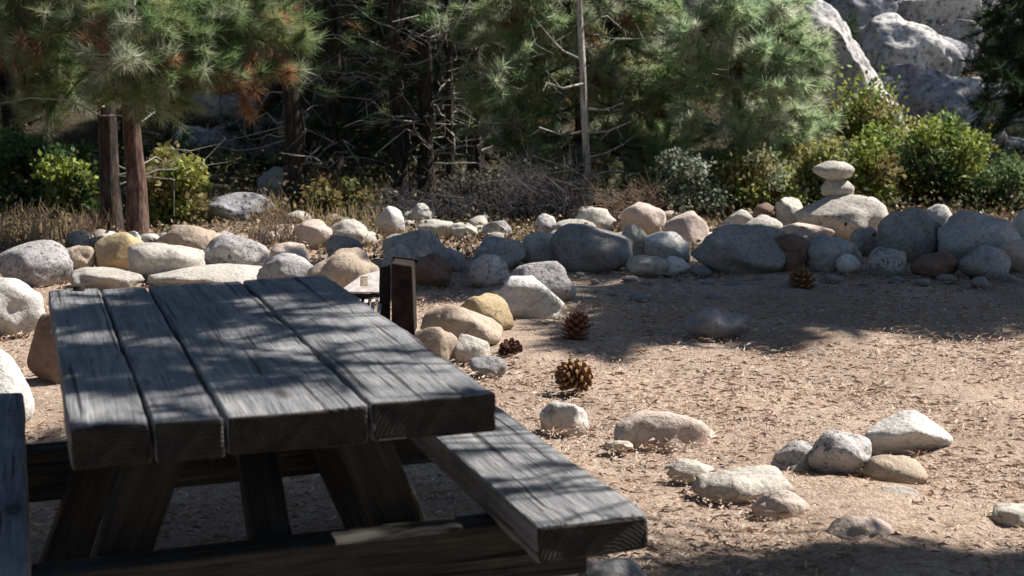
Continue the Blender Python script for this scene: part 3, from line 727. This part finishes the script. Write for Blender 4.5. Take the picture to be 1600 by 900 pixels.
# far right dark evergreen
b = Vector((6.6, 17.2, .02))
lim = [dict(end=P(x, y, 16.8+random.uniform(-.6, .5)), z=z, n=230, r=.5) for x, y, z in [(1560, 20, 2.6), (1590, 80, 2.3), (1550, 110, 2.2), (1600, 150, 1.9), (1570, 200, 1.6), (1620, 230, 1.3), (1540, 60, 2.6), (1600, 10, 2.9), (1640, 100, 2.3), (1580, -20, 3.3), (1540, 160, 2)]]
pine(b, 3.7, .10, 'dark evergreen at the right edge in front of the shaded boulders', lim, pals=(DARK, GREEN, DEAD), wts=(.9, .1, 0), bark=M_BARK_D, wd=.009, tuft=16)

# shade trees standing outside the right edge; their limbs reach over the clearing
def lift(px, py, z, gz_=0):
    g = G(px, py, gz_); return g+S*((z-gz_)/S.z)
limA = []
def inpoly(x, y, poly):
    c = False
    for i in range(len(poly)):
        (x1, y1), (x2, y2) = poly[i], poly[i-1]
        if (y1 > y) != (y2 > y) and x < (x2-x1)*(y-y1)/(y2-y1)+x1: c = not c
    return c
def zone(poly, z_ground, zc, n_limbs, tufts, r, trunk_xy, along=1.0, world=False):
    if not world: poly = [tuple(G(px, py, z_ground)[:2]) for px, py in poly]
    x0, x1 = min(p[0] for p in poly), max(p[0] for p in poly); y0, y1 = min(p[1] for p in poly), max(p[1] for p in poly)
    out = []; tries = 0; pts = []
    while len(out) < n_limbs and tries < 9000:
        tries += 1
        x, y = random.uniform(x0, x1), random.uniform(y0, y1)
        if not inpoly(x, y, poly): continue
        if any((x-a)**2+(y-c)**2 < (r*.55)**2 for a, c in pts): 
            if tries < 4000: continue
        pts.append((x, y)); z = random.uniform(*zc); e = Vector((x, y, z_ground))+S*((z-z_ground)/S.z)
        d = (Vector((*trunk_xy, e.z))-e).length
        out.append(dict(end=e, z=max(1.0, z-.1*d), n=tufts, r=r, t0=max(.0, 1-1.3*r/max(d, .1)), sag=.2, rad=.016, along=along))
    return out
tA = (5.9, 11.3)
A1 = [(900, 545), (1100, 550), (1300, 535), (1640, 498), (1760, 400), (1250, 402), (930, 428), (960, 480)]
A2 = [(480, 470), (620, 480), (730, 455), (780, 430), (900, 440), (930, 425), (880, 398), (620, 400), (470, 412)]
pine((*tA, 0), 7.2, .16, 'tall pine just outside the right edge shading the boulder row', zone(A1, 0, (3.3, 4.6), 50, 430, .5, tA)+zone(A2, 0, (3.4, 4.2), 18, 340, .42, tA)
     + layered((*tA, 0), 5, 6.8, 8, 1.4, .7, 150, .6), tuft=16, wd=.011, wts=(.9, .1, 0))
tB = (4.4, 4.5)
B1 = [(1120, 905), (1330, 893), (1700, 885), (1900, 1000), (1700, 1250), (1150, 1050), (1060, 930)]
limB = zone(B1, 0, (3.0, 3.7), 44, 480, .3, tB)
T1 = [(60, 440), (300, 435), (340, 460), (250, 490), (75, 490)]
T2 = [(80, 520), (450, 520), (560, 470), (780, 620), (560, 720), (110, 720)]
T3 = [(-200, 600), (50, 600), (50, 960), (-300, 960)]
T4 = [(690, 650), (790, 640), (1030, 790), (1000, 900), (820, 900)]
limB += zone(T1, .76, (2.5, 3.0), 5, 130, .25, tB, 2.0)
limB += zone(T2, .76, (2.3, 2.9), 5, 18, .42, tB, 4.0)
limB += zone(T3, .45, (2.8, 3.4), 8, 120, .4, tB)
limB += zone(T4, .45, (2.3, 2.9), 4, 16, .4, tB, 4.0)
limB += zone([(60, 700), (640, 700), (740, 800), (640, 880), (60, 880)], 0, (3.0, 4.0), 22, 330, .4, tB)
pine((*tB, 0), 6.2, .14, 'pine just outside the right edge whose limbs dapple the table', limB, tuft=16, wd=.007, wts=(.9, .1, 0))

tC = (4.6, 1.2)  # unseen pine added to shade the near ground and darken the table front
pine((*tC, 0), 6.4, .15, 'unseen pine added beside the camera to shade the ground before the table', zone([(-2.8, -.8), (1.6, -.8), (1.9, 2.9), (.9, 2.5), (-.6, 2.1), (-2.8, 2.4)], 0, (3.0, 4.4), 34, 300, .45, tC, 1.0, True), tuft=16, wd=.009, wts=(.9, .1, 0))

# background trees: three builds copied over the slope behind
protos = []
for k in range(3):
    rnd = layered((0, 0, 0), .4, 6.6, 26, 1.9, .5, 110, .75)
    protos.append(pine((0, 60+k*4, 0), 7.4, .11, 'x', [dict(d, end=d['end']+Vector((0, 60+k*4, 0))) for d in rnd], pals=(DARK, GREEN, DEAD), wts=(.72, .2, .08), tuft=12, wd=.014, ln=.2, bark=M_BARK_D, dead_limbs=10, twigs=True))
labs = 'dark pine standing in the dense wood on the slope behind the clearing'
spots = [(-7.5, 15.5), (-5.9, 17.5), (-5.8, 20.5), (-2.1, 17.6), (-1.2, 18.8), (-.4, 16.8), (.4, 19.2), (1.6, 21.0), (3.0, 21.5), (-8.2, 19), (-6.6, 21.5), (-4.9, 26.5), (.2, 23.5), (1.0, 22), (3.6, 23), (9.4, 20.5), (5.2, 25), (-5.2, 25), (7.8, 27.5), (-9.5, 23), (11, 25), (.2, 26), (-2.4, 28), (3.0, 28)]
for i, (x, y) in enumerate(spots):
    src = protos[i % 3]
    if i < 3: o = src
    else:
        o = src.copy(); col.objects.link(o)
        for ch in src.children:
            c = ch.copy(); col.objects.link(c); c.parent = o
    o.location = (x, y, gz(x, y)-.05); s = random.uniform(.85, 1.2); o.scale = (s, s, s); o.rotation_euler = (0, 0, random.uniform(0, 6.28))
    setp(o, labs, 'tree', 'dark pines in the wood behind the clearing')

for i, (x, y) in enumerate([(-5.5, -1.5), (-3.2, -3.6), (-.6, -3.2), (2.2, -3.4), (5.6, -2.4), (-6.2, 2.4), (-6.9, 5.6), (-7.6, 8.6), (-1.8, -6), (4, -6)]):  # unseen pines added behind and left of the camera to block sky light
    src = protos[i % 3]; o = src.copy(); col.objects.link(o)
    for ch in src.children:
        c = ch.copy(); col.objects.link(c); c.parent = o
    o.location = (x, y, -.05); sc_ = random.uniform(1.1, 1.35); o.scale = (sc_, sc_, sc_); o.rotation_euler = (0, 0, random.uniform(0, 6.28))
    setp(o, 'unseen dark pine added at the near rim of the clearing to block sky light', 'tree', 'unseen dark pines added at the near rim of the clearing')
# ------------------------------------------------------------------ granite slab and far boulders
def far_rock(cx, cy, wpx, hpx, Y, mat, label, rot=0, ang=.9, dep=.6, sub=5, amp=.16, onhill=True):
    _seed[0] += 1
    if onhill:                       # stand it on the slope: walk down the line of sight until it meets the ground
        yy = 12.0
        while yy < 40:
            q = P(cx, cy+hpx*.35, yy)
            if q.z < gz(0, yy)+.1*math.sin(yy): break
            yy += .1
        Y = yy+.1
    c = P(cx, cy, Y); a = wpx/2*Y/FPX; b = hpx/2*Y/FPX
    me = rock_mesh('boulder', a, max(a, b)*dep, b, _seed[0], ang, sub)
    for v in me.vertices: v.co *= 1+amp*noise.fractal(v.co*2.2+Vector((_seed[0], 0, 0)), 1, 2, 5)
    me.update()
    o = link('boulder', me, RM[mat], loc=c); o.rotation_euler = (0, math.radians(rot), 0)
    return setp(o, label, 'boulder')
far_rock(1268, 158, 600, 230, 17.5, 'cliff', 'huge pale granite slab sloping down to the right behind the green shrub', 46, .8, .35, 6, .09, False)
far_rock(1410, 85, 150, 110, 22, 'cliff', 'sunlit white boulder behind the top end of the sloping slab', 20)
far_rock(1480, 12, 150, 90, 24, 'cliff', 'bright white boulder at the top edge of the photo, right of centre', -10)
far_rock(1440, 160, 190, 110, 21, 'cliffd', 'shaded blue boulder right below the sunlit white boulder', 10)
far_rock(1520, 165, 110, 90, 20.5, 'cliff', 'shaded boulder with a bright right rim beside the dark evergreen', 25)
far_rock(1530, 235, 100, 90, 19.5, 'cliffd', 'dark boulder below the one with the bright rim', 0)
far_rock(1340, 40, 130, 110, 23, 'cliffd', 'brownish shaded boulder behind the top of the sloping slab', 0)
for i in range(40):
    fx = random.uniform(1270, 1620); fy = random.uniform(-20, 250)
    if fx < 1270+fy: continue
    o = far_rock(fx, fy, random.uniform(50, 120), random.uniform(40, 80), 25-fy*.022+random.uniform(-.8, .3), random.choice(['cliff', 'cliffd', 'cliffd']), 'granite boulder in the shaded jumble behind the bushes on the right', random.uniform(-30, 30), sub=4)
    o['group'] = 'jumbled granite boulders behind the bushes on the right'
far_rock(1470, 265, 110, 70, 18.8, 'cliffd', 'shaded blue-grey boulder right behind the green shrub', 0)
far_rock(1590, 180, 60, 50, 19.5, 'cliff', 'small white rock at the right edge behind the evergreen', 0)
far_rock(350, 165, 110, 60, 21, 'cliff', 'sunlit white boulder seen through the gap under the rusty limbs', 10)
far_rock(300, 225, 90, 60, 20, 'cliff', 'pale boulder lower left in the gap beside the twin pines', -10)
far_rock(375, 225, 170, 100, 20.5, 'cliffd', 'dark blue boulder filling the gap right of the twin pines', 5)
far_rock(368, 325, 120, 50, 14.6, 'cliffd', 'flat grey-blue boulder on the ground in the gap right of the twin pines', 0, .5)
far_rock(430, 290, 60, 60, 15.5, 'grey', 'small grey boulder beside the thick dark trunk', 0)

# ------------------------------------------------------------------ shrubs, grass, brush
YG_ = [(.27, .32, .07), (.33, .35, .09), (.2, .27, .06), (.4, .39, .14), (.24, .2, .08)]
MG = [(.09, .15, .05), (.07, .12, .04), (.13, .19, .07)]
def leaf_soup(pos, size, cols, up=.3):
    T = len(pos); d = unit(rng.normal(0, 1, (T, 3))+np.array([0, 0, up])); s = unit(np.cross(d, rng.normal(0, 1, (T, 3))))
    l = size*rng.uniform(.6, 1.3, (T, 1)); wv = l*.32
    v = np.stack([pos, pos+d*l*.5+s*wv, pos+d*l, pos+d*l*.5-s*wv], 1).reshape(-1, 3)
    return v, np.arange(T*4).reshape(-1, 4), np.repeat(cols*rng.uniform(.7, 1.3, (T, 1)), 4, 0)
def shrub(px0, py0, px1, py1, Y, label, pal, n=3500, size=.06, dep=.6, lumps=30, name='shrub', shape=None):
    x0 = P(px0, py1, Y).x; x1 = P(px1, py1, Y).x; zt = P((px0+px1)/2, py0, Y).z; cx = (x0+x1)/2; a = (x1-x0)/2
    zb = gz(cx, Y); H = zt-zb
    root = empty(name, (cx, Y, zb), label, 'shrub')
    cs = []; rr = []; cc = []
    for i in range(lumps):
        u = random.uniform(-.8, .8); hmax = (1-abs(u)**2*.45) if shape is None else shape(u); v = random.uniform(.15, .95)*hmax
        cs.append((u*a, random.uniform(-.5, .5)*dep, v*H)); rr.append(random.uniform(.12, .34)*min(a, H, .9)+.04); cc.append(random.choice(pal))
    n = int(n*1.4); k = rng.integers(0, lumps, n); cs = np.array(cs); rr = np.array(rr); cc = np.array(cc)
    d = unit(rng.normal(0, 1, (n, 3)))*rng.uniform(.25, 1.35, (n, 1))**.7
    pos = cs[k]+d*rr[k][:, None]; pos[:, 2] = np.abs(pos[:, 2])
    v, f, c = leaf_soup(pos, size, cc[k])
    parts = []
    for i in range(lumps):
        for _ in range(3):
            e = Vector(cs[i])+Vector((random.gauss(0, 1), random.gauss(0, 1), random.gauss(0, 1)))*rr[i]*.6
            s = Vector((random.gauss(0, .12)*a, random.gauss(0, .08), -.03)); parts.append(tube(wob(s, e, 4, .05), [.012, .009, .007, .005, .003], 4))
    V, F = merge(parts); link('stems', poly_mesh('stems', V, F, smooth=True), M_BARK_R, root)
    link('foliage', poly_mesh('foliage', v, f, c), M_LEAF, root)
    return root
shrub(222, 232, 322, 345, 12.9, 'bright yellow-green leafy shrub right of the twin pine trunks', YG_, 2600, .065)
shrub(80, 225, 168, 335, 13.3, 'mid green shrub immediately left of the twin pine trunks', MG+YG_[:1], 2200, .06)
shrub(-30, 215, 110, 320, 14.0, 'dark green shrub in the left background near the left edge', MG, 3000, .06)
shrub(1235, 190, 1400, 330, 13.6, 'yellow-green bush right behind the cairn', YG_+[(.2, .24, .1)], 5200, .055, shape=lambda u: .75+.25*u)
shrub(1380, 185, 1530, 335, 13.9, 'olive green bush right of the cairn, before the shaded boulders', YG_+MG, 5000, .055)
shrub(1215, 60, 1430, 270, 15.6, 'light green bush climbing along the edge of the sloping slab', YG_+[(.3, .3, .16)], 3600, .06, shape=lambda u: .72-.28*u)
shrub(1500, 262, 1640, 340, 13.6, 'low olive shrub with pale leaves at the right edge', MG+[(.35, .28, .2)], 2600, .05)
shrub(1020, 232, 1130, 325, 13.2, 'low grey-green shrub with pale leaves under the middle pines', [(.2, .24, .17), (.13, .18, .1), (.3, .32, .25)], 2600, .045)
shrub(1120, 235, 1250, 325, 13.4, 'low light green shrub left of the cairn', YG_+PALE, 3000, .05)
shrub(470, 285, 600, 345, 13.2, 'low olive undergrowth bush between dark trunks', [(.16, .16, .05), (.1, .11, .04), (.22, .17, .06)], 1800, .05)
shrub(680, 270, 790, 335, 13.4, 'low dark brush right of the centre pine trunks', [(.09, .1, .06), (.14, .12, .09), (.2, .18, .15)], 1800, .04)
def brush(px0, py0, px1, py1, Y, label, mat, n, name='dead_brush', cat='brush', dz=1.0, rad=.005, base_y=None):
    x0 = P(px0, py1, Y).x; x1 = P(px1, py1, Y).x; H = P(px0, py0, Y).z
    cx = (x0+x1)/2; a = (x1-x0)/2; root_z = 0
    parts = []
    for _ in range(n):
        s = Vector((random.uniform(-a, a), random.uniform(-.35, .35), 0)); l = H*random.uniform(.4, 1.05)
        e = s+Vector((random.gauss(0, .3)*l, random.gauss(0, .3)*l, l*dz)); p = wob(s, e, 3, .08); parts.append(tube(p, [rad, rad*.8, rad*.6, rad*.3], 3))
        if cat == 'brush':
            for _ in range(3):
                q = p[random.randint(1, 3)]; parts.append(tube([q, q+Vector((random.gauss(0, .14), random.gauss(0, .1), random.gauss(.05, .1)))], [rad*.6, rad*.25], 3))
    V, F = merge(parts); o = link(name, poly_mesh(name, V, F), mat, loc=(cx, Y, 0)); return setp(o, label, cat)
M_TWIG = flat_mat('grey_twigs', (.085, .08, .085), .9); M_STRAW = flat_mat('dry_straw', (.42, .32, .19), .9); M_DRYB = flat_mat('dry_brown_stems', (.19, .13, .09), .9)
brush(778, 262, 905, 330, 12.9, 'thicket of dead grey twigs left of the foot of the pale dead trunk', M_TWIG, 260)
brush(935, 298, 1035, 330, 12.6, 'dead brown twigs right of the foot of the pale dead trunk', M_DRYB, 90)
brush(-20, 318, 105, 378, 11.6, 'tuft of dry straw-coloured grass at the left edge above the speckled boulder', M_STRAW, 420, 'dry_grass', 'grass', rad=.003)
brush(95, 330, 160, 385, 11.9, 'thin dry brown grass left of the yellow boulder', M_DRYB, 160, 'dry_grass', 'grass', rad=.003)
brush(395, 325, 470, 392, 11.4, 'dry brown weeds left of the thick dark trunk', M_DRYB, 130, 'dry_weeds', 'weeds')
brush(405, 300, 445, 350, 13.2, 'pale dry weeds beside the grey boulder gap', M_STRAW, 80, 'dry_weeds', 'weeds')
brush(470, 320, 600, 362, 12.4, 'dry tan weeds among the pale rocks left of the centre trunks', M_STRAW, 150, 'dry_weeds', 'weeds', rad=.004)
brush(600, 300, 760, 345, 13.0, 'dark dead twigs around the feet of the centre trunks', M_TWIG, 160)

# ------------------------------------------------------------------ ground litter (stuff)
def scatter_xy(n, y0, y1, pad=.6):
    y = y0+(y1-y0)*rng.random(n)**1.25; x = (rng.random(n)*2-1)*(y*.36+pad)
    k = rng.random(n) > .5+.5*np.sin(x*2.3+1.3*np.sin(y*1.7))*np.sin(y*2.9+1.1*np.sin(x*1.9+2)); k |= rng.random(n) < .35
    m = int(k.sum()); j = rng.integers(0, m, n-m); jx = x[k][j]+rng.normal(0, .06, n-m); jy = y[k][j]+rng.normal(0, .06, n-m)
    return np.concatenate([x[k], jx]), np.concatenate([y[k], jy])
n = 30000; x, y = scatter_xy(n, 3.6, 12.5); a = rng.uniform(0, 6.28, n); l = rng.uniform(.010, .026, n)*(1+y*.02); wv = rng.uniform(.0009, .0018, n)*(.6+y*.10)
dx, dy = np.cos(a)*l, np.sin(a)*l; sx, sy = -np.sin(a)*wv, np.cos(a)*wv; z = rng.uniform(.008, .024, n)
v = np.stack([np.stack([x-dx-sx, y-dy-sy, z], 1), np.stack([x-dx+sx, y-dy+sy, z], 1), np.stack([x+sx, y+sy, z+.008], 1), np.stack([x+dx, y+dy, z+rng.uniform(-.004, .012, n)], 1)], 1).reshape(-1, 3)
pal = np.array([(.52, .40, .31), (.46, .33, .24), (.26, .15, .1), (.58, .48, .39), (.36, .23, .16)])[rng.integers(0, 5, n)]
setp(link('needle_litter', poly_mesh('needle_litter', v, np.arange(4*n).reshape(-1, 4), np.repeat(pal, 4, 0)), M_LITTER), 'fallen dry pine needles strewn over the clearing', 'litter', kind='stuff')
n = 70000; x, y = scatter_xy(n, 3.6, 12.5); r = rng.uniform(.002, .0065, n)*(.7+y*.05); r[rng.random(n) < .02] *= 2.2
oc = np.array([(1, 0, 0), (0, 1, 0), (-1, 0, 0), (0, -1, 0), (0, 0, .6)]); an = rng.uniform(0, 6.28, n)
jit = rng.uniform(.6, 1.25, (n, 5, 1)); q = oc[None]*jit*r[:, None, None]
ca, sa = np.cos(an)[:, None], np.sin(an)[:, None]
q = np.stack([q[..., 0]*ca-q[..., 1]*sa+x[:, None], q[..., 0]*sa+q[..., 1]*ca+y[:, None], q[..., 2]*1.3+.006], -1).reshape(-1, 3)
f = (np.arange(n)[:, None, None]*5+np.array([(0, 1, 4), (1, 2, 4), (2, 3, 4), (3, 0, 4)])[None]).reshape(-1, 3)
pal = np.array([(.6, .5, .4), (.38, .28, .22), (.5, .4, .32), (.22, .14, .1), (.42, .34, .28)])[rng.integers(0, 5, n)]
setp(link('gravel', poly_mesh('gravel', q, f, np.repeat(pal, 5, 0)), M_LITTER), 'fine gravel and bark chips over the clearing', 'gravel', kind='stuff')
n = 26000; x = rng.uniform(-5.2, 5.2, n); y = rng.uniform(10.4, 13.6, n); zz = rng.exponential(.028, n)
pal = np.array([(.2, .13, .08), (.32, .22, .13), (.12, .08, .05), (.42, .33, .22), (.15, .15, .06)])[rng.integers(0, 5, n)]
v, f, c = leaf_soup(np.stack([x, y, zz], 1), .038, pal)
setp(link('leaf_litter', poly_mesh('leaf_litter', v, f, c), M_LITTER), 'brown dead leaves and bark bits between and behind the boulders', 'litter', kind='stuff')
# undergrowth leaves on the slope behind
n = 60000; x = rng.uniform(-9, 10, n); y = rng.uniform(12.6, 24, n); zz = hill(y)+rng.exponential(.12, n)
pal = np.array([(.07, .085, .035), (.12, .10, .05), (.05, .07, .03), (.2, .16, .09)])[rng.integers(0, 4, n)]
v, f, c = leaf_soup(np.stack([x, y, zz], 1), .045, pal)
setp(link('undergrowth', poly_mesh('undergrowth', v, f, c), M_LEAF), 'low leafy undergrowth covering the slope under the trees', 'undergrowth', kind='stuff')
